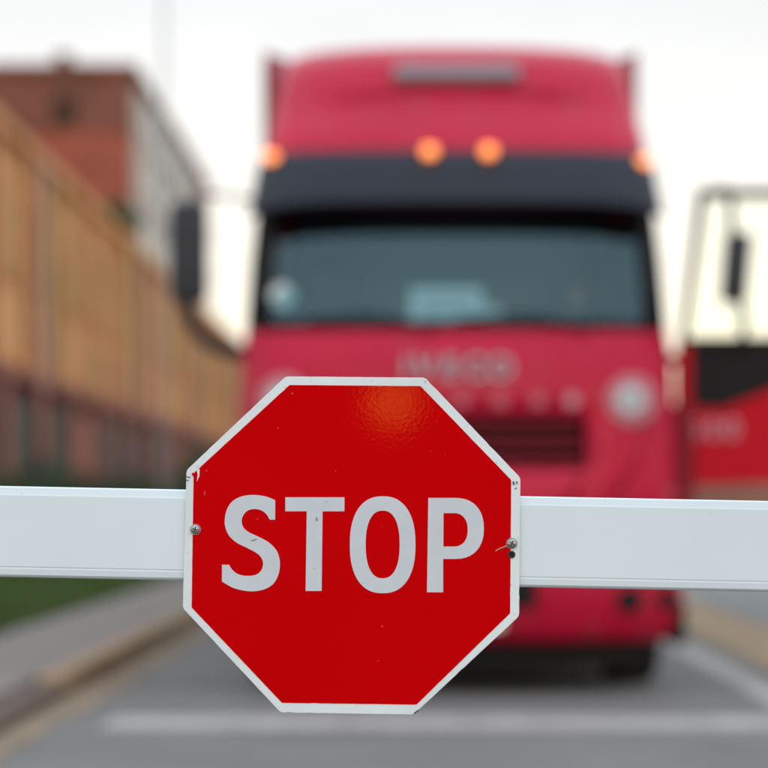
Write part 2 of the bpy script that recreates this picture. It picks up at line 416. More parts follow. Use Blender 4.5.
def crown(name, parent, clumps, n, size, m, seed):
    r = random.Random(seed); v, f = [], []
    for (cx, cy, cz, rx, ry, rz) in clumps:
        for _ in range(n):
            while True:
                p = Vector((r.uniform(-1, 1), r.uniform(-1, 1), r.uniform(-1, 1)))
                if 0.25 < p.length <= 1: break
            c = Vector((cx + p.x * rx, cy + p.y * ry, cz + p.z * rz))
            a = Vector((r.gauss(0, 1), r.gauss(0, 1), r.gauss(0, 1))).normalized(); b = a.orthogonal().normalized()
            q = a.cross(b); s = size * r.uniform(0.6, 1.3); k = len(v)
            v += [c - b * s, c + q * s * 0.5, c + b * s, c - q * s * 0.5]; f.append((k, k + 1, k + 2, k + 3))
    return mesh_obj(name, v, f, m, parent)

def shrub(x, y, rad, h, m, seed, label):
    t = thing('shrub', label, 'shrub', (x, y, 0.09), group='shrubs along the arcade')
    r = random.Random(seed)
    for k in range(4):
        a = k * 1.57 + r.random(); tube('stem', [(0, 0, -0.02), (math.cos(a) * rad * .4, math.sin(a) * rad * .4, h * .6)], [0.03, 0.012], M['bark'], t, 6)
    cl_ = [(r.uniform(-.5, .5) * rad, r.uniform(-.5, .5) * rad, h * r.uniform(.35, .75), rad * .6, rad * .6, h * .32) for _ in range(7)]
    crown('crown', t, cl_, 170, 0.09, m, seed)
for i in range(16):
    y = 41 + i * 4.2
    shrub(-7.15 + rnd.uniform(-.15, .15), y, rnd.uniform(.75, 1.1), rnd.uniform(1.6, 2.1) + (0.9 if i > 8 else 0), M['leaf2' if i % 2 else 'leaf'], 40 + i,
          'tall dark bushy shrub at the far piers of the tan building' if i > 8 else 'low dark bushy shrub before the nearer dark red piers of the tan building')

def tree(loc, h, cr_, m, seed, label):
    t = thing('tree', label, 'tree', loc); r = random.Random(seed)
    tr = bmesh.new()
    bm_tube(tr, smooth_path([(0, 0, -.05), (.1, 0, h * .3), (-.05, .1, h * .62), (.05, 0, h * .9)]), [0.24 * (1 - i / 24) + .04 for i in range(19)], 8)
    for k in range(9):
        a = k * 2.4; z = h * (.42 + .05 * k)
        bm_tube(tr, [(0, 0, z), (math.cos(a) * cr_ * .4, math.sin(a) * cr_ * .4, z + cr_ * .3), (math.cos(a) * cr_ * .8, math.sin(a) * cr_ * .8, z + cr_ * .55)], [.09, .06, .02], 6)
    bm_obj('trunk', tr, M['bark'], t, True)
    cl_ = []
    for k in range(16):
        a = r.uniform(0, 6.28); d = cr_ * r.uniform(.1, .75); z = h * r.uniform(.55, .95); q = cr_ * r.uniform(.3, .5)
        cl_.append((math.cos(a) * d, math.sin(a) * d, z, q, q, q * .8))
    crown('crown', t, cl_, 330, 0.2, m, seed)
tree((-14.6, 118, 0), 16.4, 1.9, M['leaf'], 5, 'narrow dark green tree rising behind the tan building roof before the red block')

M['galv'] = mat('galvanised_steel', (0.30, 0.31, 0.32), 0.6, metal=0.2, var=0.2, scale=4)
sl = thing('street_lamp', 'tall grey steel street lamp with two arms beside the footway', 'street lamp', (-6.15, 60, 0.09))
tube('pole', [(0, 0, 0), (0, 0, 1.2), (0, 0, 14.6)], [0.07, 0.055, 0.04], M['galv'], sl, 12)
box('base_plate', (0, 0, 0.015), (0.4, 0.4, 0.03), M['galv'], sl)
for s in (-1, 1):
    tube('arm', smooth_path([(0, 0, 14.2), (s * .5, 0, 14.55), (s * 1.9, 0, 14.62)]), 0.04, M['galv'], sl, 8)
    hd = box('lamp_head', (s * 2.25, 0, 14.58), (0.75, 0.28, 0.13), M['galv'], sl, 0.04, 3)
    box('diffuser', (s * 2.3, 0, 14.5), (0.5, 0.2, 0.05), mat('lamp_diffuser', (.7, .7, .68), .3), hd, 0.015)

# ================================================================== lorry
TX, TY = 0.28, 14.0
M['paint'] = mat('red_lorry_paint', (0.50, 0.004, 0.040), 0.36, spec=0.20, coat=0.10, var=0.12, scale=1.2)
add_specks(M['paint'], 6, 0.55, 0.85, (0.38, 0.04, 0.06))
M['paint_dark'] = mat('dark_red_plastic', (0.22, 0.006, 0.02), 0.55, spec=0.2)
M['doorpaint'] = mat('red_door_paint', (0.52, 0.001, 0.018), 0.40, spec=0.10, coat=0.0, var=0.1, scale=1.5)
M['black'] = mat('black_plastic', (0.012, 0.012, 0.014), 0.6, spec=0.15, var=0.3, scale=6)
M['mirror'] = mat('grey_black_plastic', (0.030, 0.032, 0.042), 0.6, spec=0.3)
M['pillar'] = mat('matt_black_pillar', (0.012, 0.013, 0.015), 0.7, spec=0.1)
M['visor'] = mat('smoked_visor_plastic', (0.014, 0.018, 0.030), 0.45, spec=0.22)
M['rubber'] = mat('tyre_rubber', (0.02, 0.02, 0.02), 0.85, bump=0.4, bscale=60)
M['steel'] = mat('dull_steel', (0.30, 0.30, 0.31), 0.45, metal=0.8)
M['silver'] = mat('silver_badge', (0.42, 0.40, 0.46), 0.5)
M['white'] = mat('white_print', (0.74, 0.76, 0.77), 0.6)
M['cloth'] = mat('seat_cloth', (0.10, 0.105, 0.115), 0.9, var=0.3, scale=8)
M['dash'] = mat('dashboard_plastic', (0.06, 0.065, 0.07), 0.7)
M['lining'] = mat('cab_lining', (0.20, 0.21, 0.22), 0.9)
M['screen'] = glass_mat('windscreen_glass', (0.60, 0.83, 0.91), 0.035)
M['clear'] = glass_mat('door_glass', (0.96, 0.98, 0.95), 0.0)
M['lamp'] = mat('amber_lens', (0.9, 0.30, 0.05), 0.3, emit=(1.0, 0.27, 0.07), estr=1.9)
M['headlens'] = mat('headlamp_lens', (0.20, 0.21, 0.22), 0.12, spec=0.7)

lorry = thing('semi_truck', 'red high roof semi truck with black sun visor and driver door open', 'truck', (TX, TY, 0))
TS = [0, .12, .24, .36, .48, .58, .68, .77, .85, .91, .955, .985, 1.0]
TT = [-t for t in TS[:0:-1]] + TS
SF = [0, .10, .35, .62, .76, 1.0]
REAR = 2.25
def ring(z, w, f, D=0.42, n=3.6, rear=REAR):
    pts = []
    for s in SF[:0:-1]: pts.append((-w, f + D + (rear - f - D) * s, z))
    for t in TT: pts.append((w * t, f + D * (1 - max(0, 1 - abs(t) ** n) ** (1 / n)), z))
    for s in SF[1:]: pts.append((w, f + D + (rear - f - D) * s, z))
    return pts
def lerp_tab(tab, z):
    for (a, b) in zip(tab, tab[1:]):
        if z <= b[0]:
            k = (z - a[0]) / (b[0] - a[0]); return [a[i] + (b[i] - a[i]) * k for i in (1, 2)]
    return list(tab[-1][1:3])
#        z    half-width front
PROF = [(1.0, 1.30, .05), (1.3, 1.30, .04), (1.7, 1.295, .07), (2.0, 1.285, .12), (2.16, 1.265, .19), (2.6, 1.245, .36), (3.0, 1.215, .54), (3.26, 1.19, .60)]
rows = [1.0, 1.15, 1.33, 1.49, 1.65, 1.8, 2.0, 2.12, 2.19, 2.4, 2.6, 2.8, 3.0, 3.15, 3.26]
rings = [ring(z, *lerp_tab(PROF, z)) for z in rows]
nS = len(SF) - 1; NP = len(rings[0])
def quad(r, i): a = r * NP + i; return (a, a + 1, a + NP + 1, a + NP)
shell, screen, sidewin, pillars = [], [], [], []
allv = [p for r in rings for p in r]
for r in range(len(rows) - 1):
    z0, z1 = rows[r], rows[r + 1]
    for i in range(NP - 1):
        f = quad(r, i); fi = i - nS
        if 0 <= fi < len(TT) - 1:
            tm = max(abs(TT[fi]), abs(TT[fi + 1]))
            if z0 >= 2.18 and z1 <= 3.01 and tm <= .911: screen.append(f); continue
            if z0 >= 2.18 and z1 <= 3.16: pillars.append(f); continue
            if z0 >= 1.32 and z1 <= 1.66 and tm <= .585: continue
        if i < nS:     # left flank
            s0 = SF[nS - i]; 
            if z0 >= 2.18 and z1 <= 3.01 and .3 < s0 <= .63: sidewin.append(f); continue
        if i >= nS + len(TT) - 1:
            s1 = SF[i - nS - len(TT) + 2]
            if z0 >= 1.32 and z1 <= 3.01 and s1 <= .63: continue    # doorway
        shell.append(f)
# back wall
k0 = len(allv)
for r in range(len(rows) - 1): shell.append(((r + 1) * NP, r * NP, r * NP + NP - 1, (r + 1) * NP + NP - 1))
def sub(name, faces, m, parent, solid=0.0):
    used = sorted({i for f in faces for i in f}); mp = {j: k for k, j in enumerate(used)}
    o = mesh_obj(name, [allv[j] for j in used], [tuple(mp[j] for j in f) for f in faces], m, parent, True)
    if solid:
        md = o.modifiers.new('s', 'SOLIDIFY'); md.thickness = solid; md.offset = 0
    o.data.set_sharp_from_angle(angle=R(35)); return o
cab = sub('cab', shell, M['paint'], lorry, 0.03)
pl_ = [f for f in pillars if (f[0] % NP) < NP // 2]
sub('windscreen_pillar', pl_, M['pillar'], lorry, 0.03); sub('windscreen_pillar', [f for f in pillars if f not in pl_], M['pillar'], lorry, 0.03)
ws = sub('windscreen', screen, M['screen'], lorry)
sub('side_window', sidewin, M['clear'], lorry)
box('cab_floor', (0, 1.25, 1.16), (2.4, 1.9, 0.08), M['lining'], lorry)
box('rear_lining', (0, 2.18, 2.1), (2.36, 0.04, 1.9), M['lining'], lorry)

# rubber frame round the screen, wipers, stickers
def front_pt(t, z, out=0.0, n=3.6, D=0.42):
    w, f = lerp_tab(PROF, z)
    return Vector((w * t, f + D * (1 - max(0, 1 - abs(t) ** n) ** (1 / n)) - out, z))
bm = bmesh.new()
for sgn in (-1, 1): bm_tube(bm, [front_pt(sgn * .91, z, .01) for z in (2.17, 2.4, 2.6, 2.8, 3.02)], 0.035, 8)
bm_tube(bm, [front_pt(t, 2.18, .01) for t in TT if abs(t) <= .956], 0.03, 8)
bm_obj('screen_seal', bm, M['black'], lorry, True)
for a, b in ((-.7, -.1), (0.0, .62)):
    tube('wiper', [front_pt(b, 2.16, .05), front_pt((a + b) / 2, 2.24, .05), front_pt(a, 2.21, .05)], 0.014, M['black'], lorry, 6)
p = front_pt(-.83, 2.37, -.02)
st = cyl('sticker', p, 0.075, 0.004, M['white'], ws, 'Y', 24)

# roof fairing
RP = [(3.25, 1.19, .56), (3.34, 1.185, .60), (3.46, 1.17, .71), (3.60, 1.15, .83), (3.75, 1.125, .91), (3.89, 1.105, 1.0), (3.98, 1.085, 1.13), (4.045, 1.05, 1.30), (4.085, .99, 1.5), (4.105, .88, 1.7)]
rr = [ring(z, w, f, .42, 3.8, 2.3) for z, w, f in RP]
for r_ in rr:
    for j, p in enumerate(r_): r_[j] = (p[0], p[1], p[2] - .055 * max(0, (p[2] - 3.5) / .6) * abs(p[0] / 1.1) ** 3)
rv = [p for r_ in rr for p in r_]; rf = []
for r_ in range(len(rr) - 1):
    rf += [quad(r_, i) for i in range(NP - 1)] + [((r_ + 1) * NP, r_ * NP, r_ * NP + NP - 1, (r_ + 1) * NP + NP - 1)]
rf.append(tuple(range((len(rr) - 1) * NP, len(rr) * NP)))
rof = mesh_obj('roof_fairing', rv, rf, M['paint'], lorry, True); rof.data.set_sharp_from_angle(angle=R(50))
# sculpted name board with raised brow on the roof
bm = bmesh.new(); bm_box(bm, (0.01, .925, 3.80), (0.78, .08, .15), .025, 2, Matrix.Rotation(R(-52), 3, 'X'))
bm_obj('name_board', bm, mat('grey_board', (0.20, 0.17, 0.20), .5), rof)
bm = bmesh.new()
bm_tube(bm, smooth_path([(-1.02, 1.0, 3.66), (-.74, .89, 3.65), (-.5, .875, 3.68), (0, .875, 3.69), (.5, .875, 3.68), (.74, .89, 3.65), (1.02, 1.0, 3.66)]), 0.022, 8)
bm_obj('roof_crease', bm, M['paint'], rof, True)
for s in (-1, 1):
    v = []
    for (y, x, z) in ((1.75, 1.19, 2.2), (2.55, 1.29, 2.2), (2.55, 1.29, 4.17), (2.3, 1.265, 4.20), (2.0, 1.22, 4.02), (1.75, 1.19, 3.6)):
        v += [(s * (x), y, z), (s * (x - (.04 if z < 3.5 else .26)), y, z - (0 if z < 3.5 else .10))]
    n = len(v) // 2
    f = [tuple(range(0, 2 * n, 2)), tuple(range(1, 2 * n, 2))[::-1]] + [(2 * k, 2 * k + 1, (2 * k + 3) % (2 * n), (2 * k + 2) % (2 * n)) for k in range(n)]
    mesh_obj('side_deflector', v, f, M['paint_dark'], lorry)

# sun visor
vv, vf = [], []
nT = len(TT)
for (z, w, f, D, drop) in ((3.27, 1.19, .52, .32, 0.0), (3.20, 1.22, .45, .30, .01), (2.93, 1.262, .29, .28, .06), (2.91, 1.262, .31, .28, .06), (3.18, 1.20, .49, .30, .01), (3.25, 1.17, .56, .32, 0)):
    for t in TT: vv.append((w * t, f + D * (1 - max(0, 1 - abs(t) ** 3.2) ** (1 / 3.2)), z - drop * abs(t) ** 6))
for r_ in range(5):
    for i in range(nT - 1): a = r_ * nT + i; vf.append((a, a + 1, a + nT + 1, a + nT))
vis = mesh_obj('sun_visor', vv, vf, M['visor'], lorry, True); vis.data.set_sharp_from_angle(angle=R(40))
for (x, y, z) in ((-.163, .455, 3.25), (.193, .455, 3.25), (-1.125, .60, 3.235), (1.14, .60, 3.20)):
    b_ = box('marker_light', (x, y, z), (0.09, 0.09, 0.072), M['lamp'], lorry, 0.028, 3, smooth=True)

# front panel: lettering, badges, grille
text_letters('IVECO', -.005, 1.93, .135, .075, .03, M['silver'], lorry, .66, .004)
for x in (-.66, -.44, -.22, .02, .25, .47, .67):
    cyl('small_badge', (x, front_pt(x / 1.245, 1.73).y - .012, 1.735), .042, .02, mat('pale_red_badge', (.48, .22, .28), .5) if x > .6 else mat('dull_red_badge', (.46, .09, .13), .5), lorry, 'Y', 16)
for s in (-1, 1):
    q = front_pt(s * .79, 1.73) + Vector((0, -.03, 0))
    bd = cyl('round_badge', (q.x, q.y - .008, 1.735), .15, .03, mat('badge_rim', (.46, .17, .22), .5), lorry, 'Y', 32, bevel=.006)
    bm = bmesh.new(); bm_cyl(bm, (q.x - .01, q.y - .028, 1.74), .082, .014, 'Y', 28)
    bm_obj('badge_disc', bm, mat('badge_white', (.46, .50, .54), .5), bd)
    bm = bmesh.new(); bm_cyl(bm, (q.x - .01, q.y - .038, 1.74), .03, .008, 'Y', 20)
    bm_obj('badge_centre', bm, mat('badge_grey', (.35, .40, .42), .5), bd)
gr = box('grille_recess', (0, .22, 1.49), (1.5, .04, .40), M['black'], lorry)
for z in (1.36, 1.445, 1.53, 1.625):
    box('grille_slat', (0, .075, z), (1.44, .05, .03), M['paint_dark'], lorry, .008)
for s in (-1, 1):
    bm = bmesh.new()
    bm_tube(bm, [front_pt(s * .60, 1.62, .0), front_pt(s * .63, 1.45, .01), front_pt(s * .52, 1.20, .01), front_pt(s * .44, 1.08, .01)], .03, 8); bm_obj('panel_rib', bm, M['paint'], lorry, True); bm = bmesh.new()
    bm_tube(bm, [front_pt(s * .86, 1.60, .0), front_pt(s * .80, 1.40, .01), front_pt(s * .70, 1.15, .01)], .025, 8); bm_obj('panel_rib', bm, M['paint'], lorry, True)

# bumper with lamps
BR = [(.30, 1.24, .14), (.34, 1.31, .06), (.44, 1.345, .01), (.62, 1.355, -.03), (.80, 1.355, -.03), (1.00, 1.345, .0), (1.03, 1.31, .03)]
br = [ring(z, w, f, .40, 3.4, 1.0)[nS - 2:-(nS - 2)] for z, w, f in BR]
bn = len(br[0]); bv = [p for r_ in br for p in r_]
bf = [(r_ * bn + i, r_ * bn + i + 1, (r_ + 1) * bn + i + 1, (r_ + 1) * bn + i) for r_ in range(len(br) - 1) for i in range(bn - 1)]
bp = mesh_obj('bumper', bv, bf, M['paint'], lorry, True); md = bp.modifiers.new('s', 'SOLIDIFY'); md.thickness = .03; md.offset = -1
bp.data.set_sharp_from_angle(angle=R(40))
box('bumper_air_intake', (0, -.015, .62), (.92, .06, .20), M['black'], bp, .02)
def bfront(t, z): 
    w, f = lerp_tab(BR, z); return Vector((w * t, f + .40 * (1 - max(0, 1 - abs(t) ** 3.4) ** (1 / 3.4)), z))
for s in (-1, 1):
    for t, rr_ in ((.74, .075), (.91, .06)):
        q = bfront(t * s, .565); cyl('fog_lamp', (q.x, q.y - .005, .565), rr_, .05, M['black'], bp, 'Y', 24, bevel=.01)
    q = bfront(s * .80, .86)
    hl = box('headlight', (q.x, q.y + .02, .86), (.46, .14, .22), M['headlens'], lorry, .05, 3, Matrix.Rotation(R(-s * -14), 3, 'Z'), True)
    for dx in (-.11, .11):
        cyl('headlamp_reflector', (q.x + dx, q.y - .045 - s * dx * -.25, .86), .075, .04, M['steel'], hl, 'Y', 24, bevel=.008)
    box('corner_trim', (s * 1.31, .38, .42), (.09, .36, .26), M['black'], lorry, .02)
    box('step_panel', (s * 1.25, .86, .98), (.10, .62, .74), M['paint_dark'], lorry, .03)
    for z in (.48, .82): box('step', (s * 1.235, .82, z), (.09, .42, .05), M['black'], lorry, .01)
    box('front_mudguard', (s * 1.06, 1.42, 1.12), (.40, 1.20, .06), M['black'], lorry, .02)
box('number_plate', (0, -.075, .46), (.52, .012, .12), M['white'], lorry, .004)
# chassis and wheels
for s in (-1, 1): box('chassis_rail', (s * .42, 3.6, .86), (.09, 5.6, .26), M['black'], lorry)
box('engine_sump', (0, 1.5, .62), (.72, 1.4, .50), M['black'], lorry, .05)
cyl('front_axle', (0, 1.42, .50), .07, 2.0, M['black'], lorry, 'X', 14)
cyl('rear_axle', (0, 5.1, .50), .09, 2.0, M['black'], lorry, 'X', 14)
box('fifth_wheel', (0, 4.9, 1.06), (.9, .95, .08), M['steel'], lorry, .02)
for s in (-1, 1): cyl('fuel_tank', (s * 1.0, 3.2, .72), .31, 1.4, M['steel'], lorry, 'Y', 28, bevel=.03)
def wheel(x, y, wd):
    bm = bmesh.new(); prof = [(.30, -.5), (.47, -.5), (.50, -.42), (.505, -.2), (.505, .2), (.50, .42), (.47, .5), (.30, .5)]
    rg = []
    for k in range(40):
        a = k / 40 * 2 * math.pi
        rg.append([bm.verts.new((x + o * wd, y + r_ * math.cos(a), .505 + r_ * math.sin(a))) for r_, o in prof])
    for k in range(40):
        A, B = rg[k], rg[(k + 1) % 40]
        for j in range(len(prof)): bm.faces.new((A[j], A[(j + 1) % len(prof)], B[(j + 1) % len(prof)], B[j]))
    wh = bm_obj('wheel', bm, M['rubber'], lorry, True); wh.data.set_sharp_from_angle(angle=R(35))
    bm = bmesh.new(); bm_cyl(bm, (x, y, .505), .305, wd * .7, 'X', 32); bm_cyl(bm, (x, y, .505), .13, wd * 1.0, 'X', 20)
    bm_obj('rim', bm, M['steel'], wh)
for s in (-1, 1):
    wheel(s * 1.12, 1.42, .34)
    for d in (.86, 1.18): wheel(s * d * .97, 5.1, .28)

box('shade_trailer_coupling', (0, 4.9, 1.14), (.5, .5, .09), M['steel'], lorry)
tl = thing('shade_trailer', 'grey box body added behind the red truck cab to shade the ground', 'shade_trailer', (TX, TY + 3.3, 0))  # unseen body added so the ground under the truck stays dark
tarp = mat('grey_tarpaulin', (.30, .31, .33), .7, var=.2, scale=2)
box('body', (0, 6.8, 2.52), (2.5, 13.6, 2.62), tarp, tl, .03)
box('chassis', (0, 6.8, 1.12), (1.1, 13.2, .13), M['black'], tl)
for s in (-1, 1):
    box('landing_leg', (s * .55, 3.0, .53), (.14, .14, 1.06), M['black'], tl)
    box('shade_guard', (s * 1.22, 6.0, .75), (.04, 3.6, .5), M['black'], tl)  # added to shut out side light under the body
    for yy in (9.2, 10.5, 11.8):
        w_ = cyl('wheel', (s * 1.03, yy, .5), .5, .38, M['rubber'], tl, 'X', 32, bevel=.04)
        cyl('rim', (s * 1.1, yy, .5), .28, .26, M['steel'], w_, 'X', 24)
for yy in (9.2, 10.5, 11.8): cyl('axle', (0, yy, .5), .07, 1.8, M['black'], tl, 'X', 12)

for s in (-1, 1):
    box('shade_skirt', (s * 1.2, 3.15, .58), (.05, 2.3, .78), M['paint_dark'], lorry, .02)  # added to keep side light off the ground under the chassis
    box('shade_flap', (s * 1.1, 2.0, .50), (.42, .02, .62), M['black'], lorry)  # added behind the front wheels to block light below the chassis
    box('rear_shade_flap', (s * .95, 5.75, .50), (.62, .02, .62), M['black'], lorry)  # added behind the rear wheels to block light below the chassis
box('shade_tray', (0, 1.3, .345), (1.5, 1.9, .05), M['black'], lorry, .01)  # unseen sheet added to darken the space under the engine
box('bumper_shade_strip', (0, .30, .245), (2.2, .05, .17), M['black'], lorry, .01)  # black strip standing in for the shade under the bumper
box('shade_block', (0, 3.2, .60), (1.3, 1.5, .40), M['black'], lorry, .03)  # unseen block added between the rails to darken the underside

# passenger side mirror with its arms
mr = box('mirror', (-1.60, .30, 2.625), (.22, .13, .60), M['mirror'], lorry, .045, 3, smooth=True)
box('mirror_glass', (-1.615, .372, 2.625), (.15, .006, .50), M['steel'], mr)
tube('mirror_arm', smooth_path([(-1.62, .31, 2.36), (-1.58, .34, 2.20), (-1.46, .42, 2.08), (-1.30, .52, 2.04), (-1.20, .60, 2.06)]), .045, M['mirror'], lorry, 8)
tube('mirror_arm', smooth_path([(-1.60, .31, 2.90), (-1.50, .42, 2.985), (-1.19, .72, 2.98)]), .013, M['black'], lorry, 8)

# driver door swung open: its outer face looks forward
DZ0, DZ1 = 1.235, 3.03
HX, HY = 1.33, .58            # hinge line
ang = R(-4)
door = bpy.data.objects.new('door', None)
dl = [(0.0, DZ0), (1.03, DZ0 + .03), (1.03, 2.60), (1.0, DZ1), (.14, DZ1), (.02, 2.10), (0.0, 1.95)]
hole = [(.05, 2.125), (.985, 2.125), (.985, DZ1 - .035), (.165, DZ1 - .035)]
door = flat_shape('door', [dl, hole], .055, M['doorpaint'], lorry, 0.03, .008)
door.location = (HX, HY, 0); door.rotation_euler = (0, 0, ang)
flat_shape('window_frame', [[(.02, 2.10), (1.035, 2.10), (1.005, DZ1 + .004), (.135, DZ1 + .004)], [(.075, 2.135), (.97, 2.135), (.97, DZ1 - .055), (.185, DZ1 - .055)]], .02,
           mat('frame_rubber', (.022, .012, .010), .7, spec=.1), door, -.022, .004)
flat_shape('window_glass', [[(.045, 2.12), (.99, 2.12), (.99, DZ1 - .03), (.16, DZ1 - .03)]], .006, M['clear'], door, .012)
flat_shape('black_trim', [[(.10, 1.72), (.27, 1.70), (.36, 1.735), (1.02, 2.00), (1.02, 2.105), (.10, 2.105)]], .02, M['black'], door, -.02, .004)
text_letters('500', .235, 1.585, .125, -.035, .02, mat('pale_door_badge', (.52, .20, .27), .5), door, .33, .004)
box('handle', (.86, -.035, 1.68), (.20, .03, .05), M['black'], door, .01)
box('door_lining', (.53, .05, 1.72), (.92, .03, .78), M['lining'], door, .01)
bm = bmesh.new()
bm_box(bm, (.345, -.34, 2.525), (.15, .20, .41), .035, 3, Matrix.Rotation(R(5), 3, 'Y'))
bm_obj('mirror', bm, M['mirror'], door, True)
bm = bmesh.new()
bm_tube(bm, smooth_path([(.20, -.03, 3.02), (.27, -.16, 3.015), (.315, -.28, 2.99), (.315, -.34, 2.93), (.32, -.34, 2.70)]), .020, 8)
bm_obj('mirror_arm', bm, M['black'], door, True); bm = bmesh.new()
bm_tube(bm, smooth_path([(.355, -.34, 2.36), (.39, -.32, 2.24), (.40, -.20, 2.12), (.40, -.03, 2.06)]), .022, 8)
bm_obj('mirror_arm', bm, M['black'], door, True)
box('door_corner_panel', (1.36, .62, 1.40), (.16, .30, .66), M['paint_dark'], lorry, .04, 3)
for z in (1.55, 2.01): box('door_hinge', (1.30, .66, z), (.17, .10, .07), M['paint_dark'], lorry, .01)

# cab interior
box('dashboard', (0, .72, 1.98), (2.2, .50, .34), M['dash'], lorry, .06, 3)
for x, w_ in ((.80, .52), (-.78, .52)):
    st_ = box('seat', (x, 1.42, 1.66), (w_, .52, .16), M['cloth'], lorry, .05, 3)
    box('seat_base', (x, 1.42, 1.39), (.36, .40, .40), M['black'], st_)
    box('backrest', (x, 1.70, 2.06), (w_, .16, .78), M['cloth'], st_, .05, 3, Matrix.Rotation(R(-8), 3, 'X'))
    box('headrest', (x, 1.76, 2.54), (.28, .10, .20), M['cloth'], st_, .04, 3)
box('sky_blocker', (1.13, 1.42, 2.50), (.07, .80, .92), M['cloth'], lorry, .02)  # dark slab added to block bright sky seen through the open doorway
bm = bmesh.new(); rot = Matrix.Rotation(R(-38), 3, 'X'); wc = Vector((.80, 1.08, 2.16)); pts = []
for k in range(33):
    a = k / 32 * 2 * math.pi; pts.append(wc + rot @ Vector((.225 * math.cos(a), 0, .225 * math.sin(a))))
bm_tube(bm, pts, .017, 8)
for a in (R(200), R(340), R(90)): bm_tube(bm, [wc, wc + rot @ Vector((.22 * math.cos(a), 0, .22 * math.sin(a)))], .014, 6)
bm_obj('steering_wheel', bm, M['black'], lorry, True)
tube('steering_column', [wc, (.80, .86, 2.04)], .04, M['black'], lorry, 10)

# things lying on the dashboard
def wpt(x, y, z): return (TX + x, TY + y, z)
ps = thing('paper_sign', 'white rectangular paper card with grey lines behind the windscreen', 'card', wpt(-.06, .53, 2.15), (R(-8), 0, 0))
box('sheet', (0, 0, .15), (.44, .006, .28), M['white'], ps)
gl = mat('grey_ink', (.38, .42, .44), .7)
for z in (.22, .16, .10): box('printed_line', (0, -.005, z), (.32, .002, .026), gl, ps)
cup = thing('paper_cup', 'pale paper cup standing on the dashboard beside the white card', 'cup', wpt(.22, .62, 2.151))
cyl('cup_body', (0, 0, .085), .042, .17, M['white'], cup, seg=20, r2=.058)
cyl('lid', (0, 0, .177), .062, .014, mat('cup_lid', (.5, .5, .48), .4), cup, seg=20)

# ---- driver, one continuous body
def person_mesh():
    bm = bmesh.new()
    def ball(c, r, s=(1, 1, 1)):
        g = bmesh.ops.create_uvsphere(bm, u_segments=16, v_segments=10, radius=r)
        bmesh.ops.transform(bm, matrix=Matrix.Translation(c) @ Matrix.Diagonal((*s, 1)), verts=g['verts'])
    def limb(pts, rads): bm_tube(bm, smooth_path(pts, 4), [rads[0] + (rads[-1] - rads[0]) * i / (4 * (len(pts) - 1)) for i in range(4 * (len(pts) - 1) + 1)], 12); ball(pts[0], rads[0]); ball(pts[-1], rads[-1])
    # local: hips at origin, facing -Y
    ball((0, .02, .06), .17, (1.05, .85, .75)); ball((0, .05, .24), .16, (1.0, .72, 1.1)); ball((0, .07, .43), .175, (1.12, .68, .85))
    for s in (-1, 1):
        ball((s * .17, .08, .52), .075)
        limb([(s * .185, .08, .52), (s * .25, -.02, .36), (s * .24, -.10, .29)], (.062, .048))
        limb([(s * .24, -.10, .29), (s * .22, -.22, .36), (s * .20, -.33, .43)], (.048, .032))
        ball((s * .195, -.36, .45), .042, (.75, 1.1, .9))
        for k in range(4): limb([(s * (.185 - .004 * k), -.385, .475 - .022 * k), (s * (.175), -.425 + .006 * k, .478 - .022 * k), (s * .185, -.43, .452 - .022 * k)], (.011, .009))
        limb([(s * .175, -.36, .47), (s * .15, -.385, .485), (s * .14, -.40, .47)], (.013, .010))
        limb([(s * .09, 0, .03), (s * .13, -.22, .06), (s * .14, -.42, .05)], (.088, .064))
        limb([(s * .14, -.42, .05), (s * .14, -.44, -.15), (s * .14, -.42, -.36)], (.062, .042))
        limb([(s * .14, -.41, -.39), (s * .14, -.52, -.42)], (.045, .035))
    limb([(0, .07, .52), (0, .055, .66)], (.062, .055))
    ball((0, .04, .765), .10, (.78, .95, 1.22)); ball((0, .0, .70), .06, (.85, .9, .8))     # skull, jaw
    ball((0, -.062, .745), .02, (.7, 1.0, 1.3))                                          # nose
    for s in (-1, 1): ball((s * .08, .045, .75), .024, (.4, .8, 1.2)); ball((s * .03, -.035, .787), .02, (1.2, .7, .5))
    ball((0, -.05, .705), .018, (1.5, .5, .5))
    me = bpy.data.meshes.new('tmp'); bm.to_mesh(me); bm.free()
    o = bpy.data.objects.new('tmp', me); COL.objects.link(o)
    md = o.modifiers.new('r', 'REMESH'); md.mode = 'VOXEL'; md.voxel_size = .009; md.use_smooth_shade = True
    dg = bpy.context.evaluated_depsgraph_get(); out = bpy.data.meshes.new_from_object(o.evaluated_get(dg))
    bpy.data.objects.remove(o); return out
M['skin'] = mat('skin', (.50, .29, .23), .5, var=.1, scale=8); M['shirt'] = mat('pale_teal_shirt', (.58, .72, .73), .9, var=.2, scale=9)
M['trouser'] = mat('dark_trousers', (.03, .035, .05), .9); M['hair'] = mat('dark_hair', (.03, .02, .015), .6, bump=.6, bscale=120)
pm = person_mesh(); pm.name = 'person'
pm.materials.clear()
for k in ('skin', 'shirt', 'trouser'): pm.materials.append(M[k])
for p in pm.polygons:
    c = p.center
    if c.z > .585 or (c.y < -.31 and c.z > .2): p.material_index = 0
    elif c.z < .10 or c.y < -.30: p.material_index = 2
    else: p.material_index = 1
per = bpy.data.objects.new('person', pm); link(per); per.location = wpt(.80, 1.42, 1.70)
tag(per, 'driver in a pale teal shirt sitting behind the steering wheel of the red truck', 'person')
bm = bmesh.new(); g = bmesh.ops.create_uvsphere(bm, u_segments=24, v_segments=14, radius=.106)
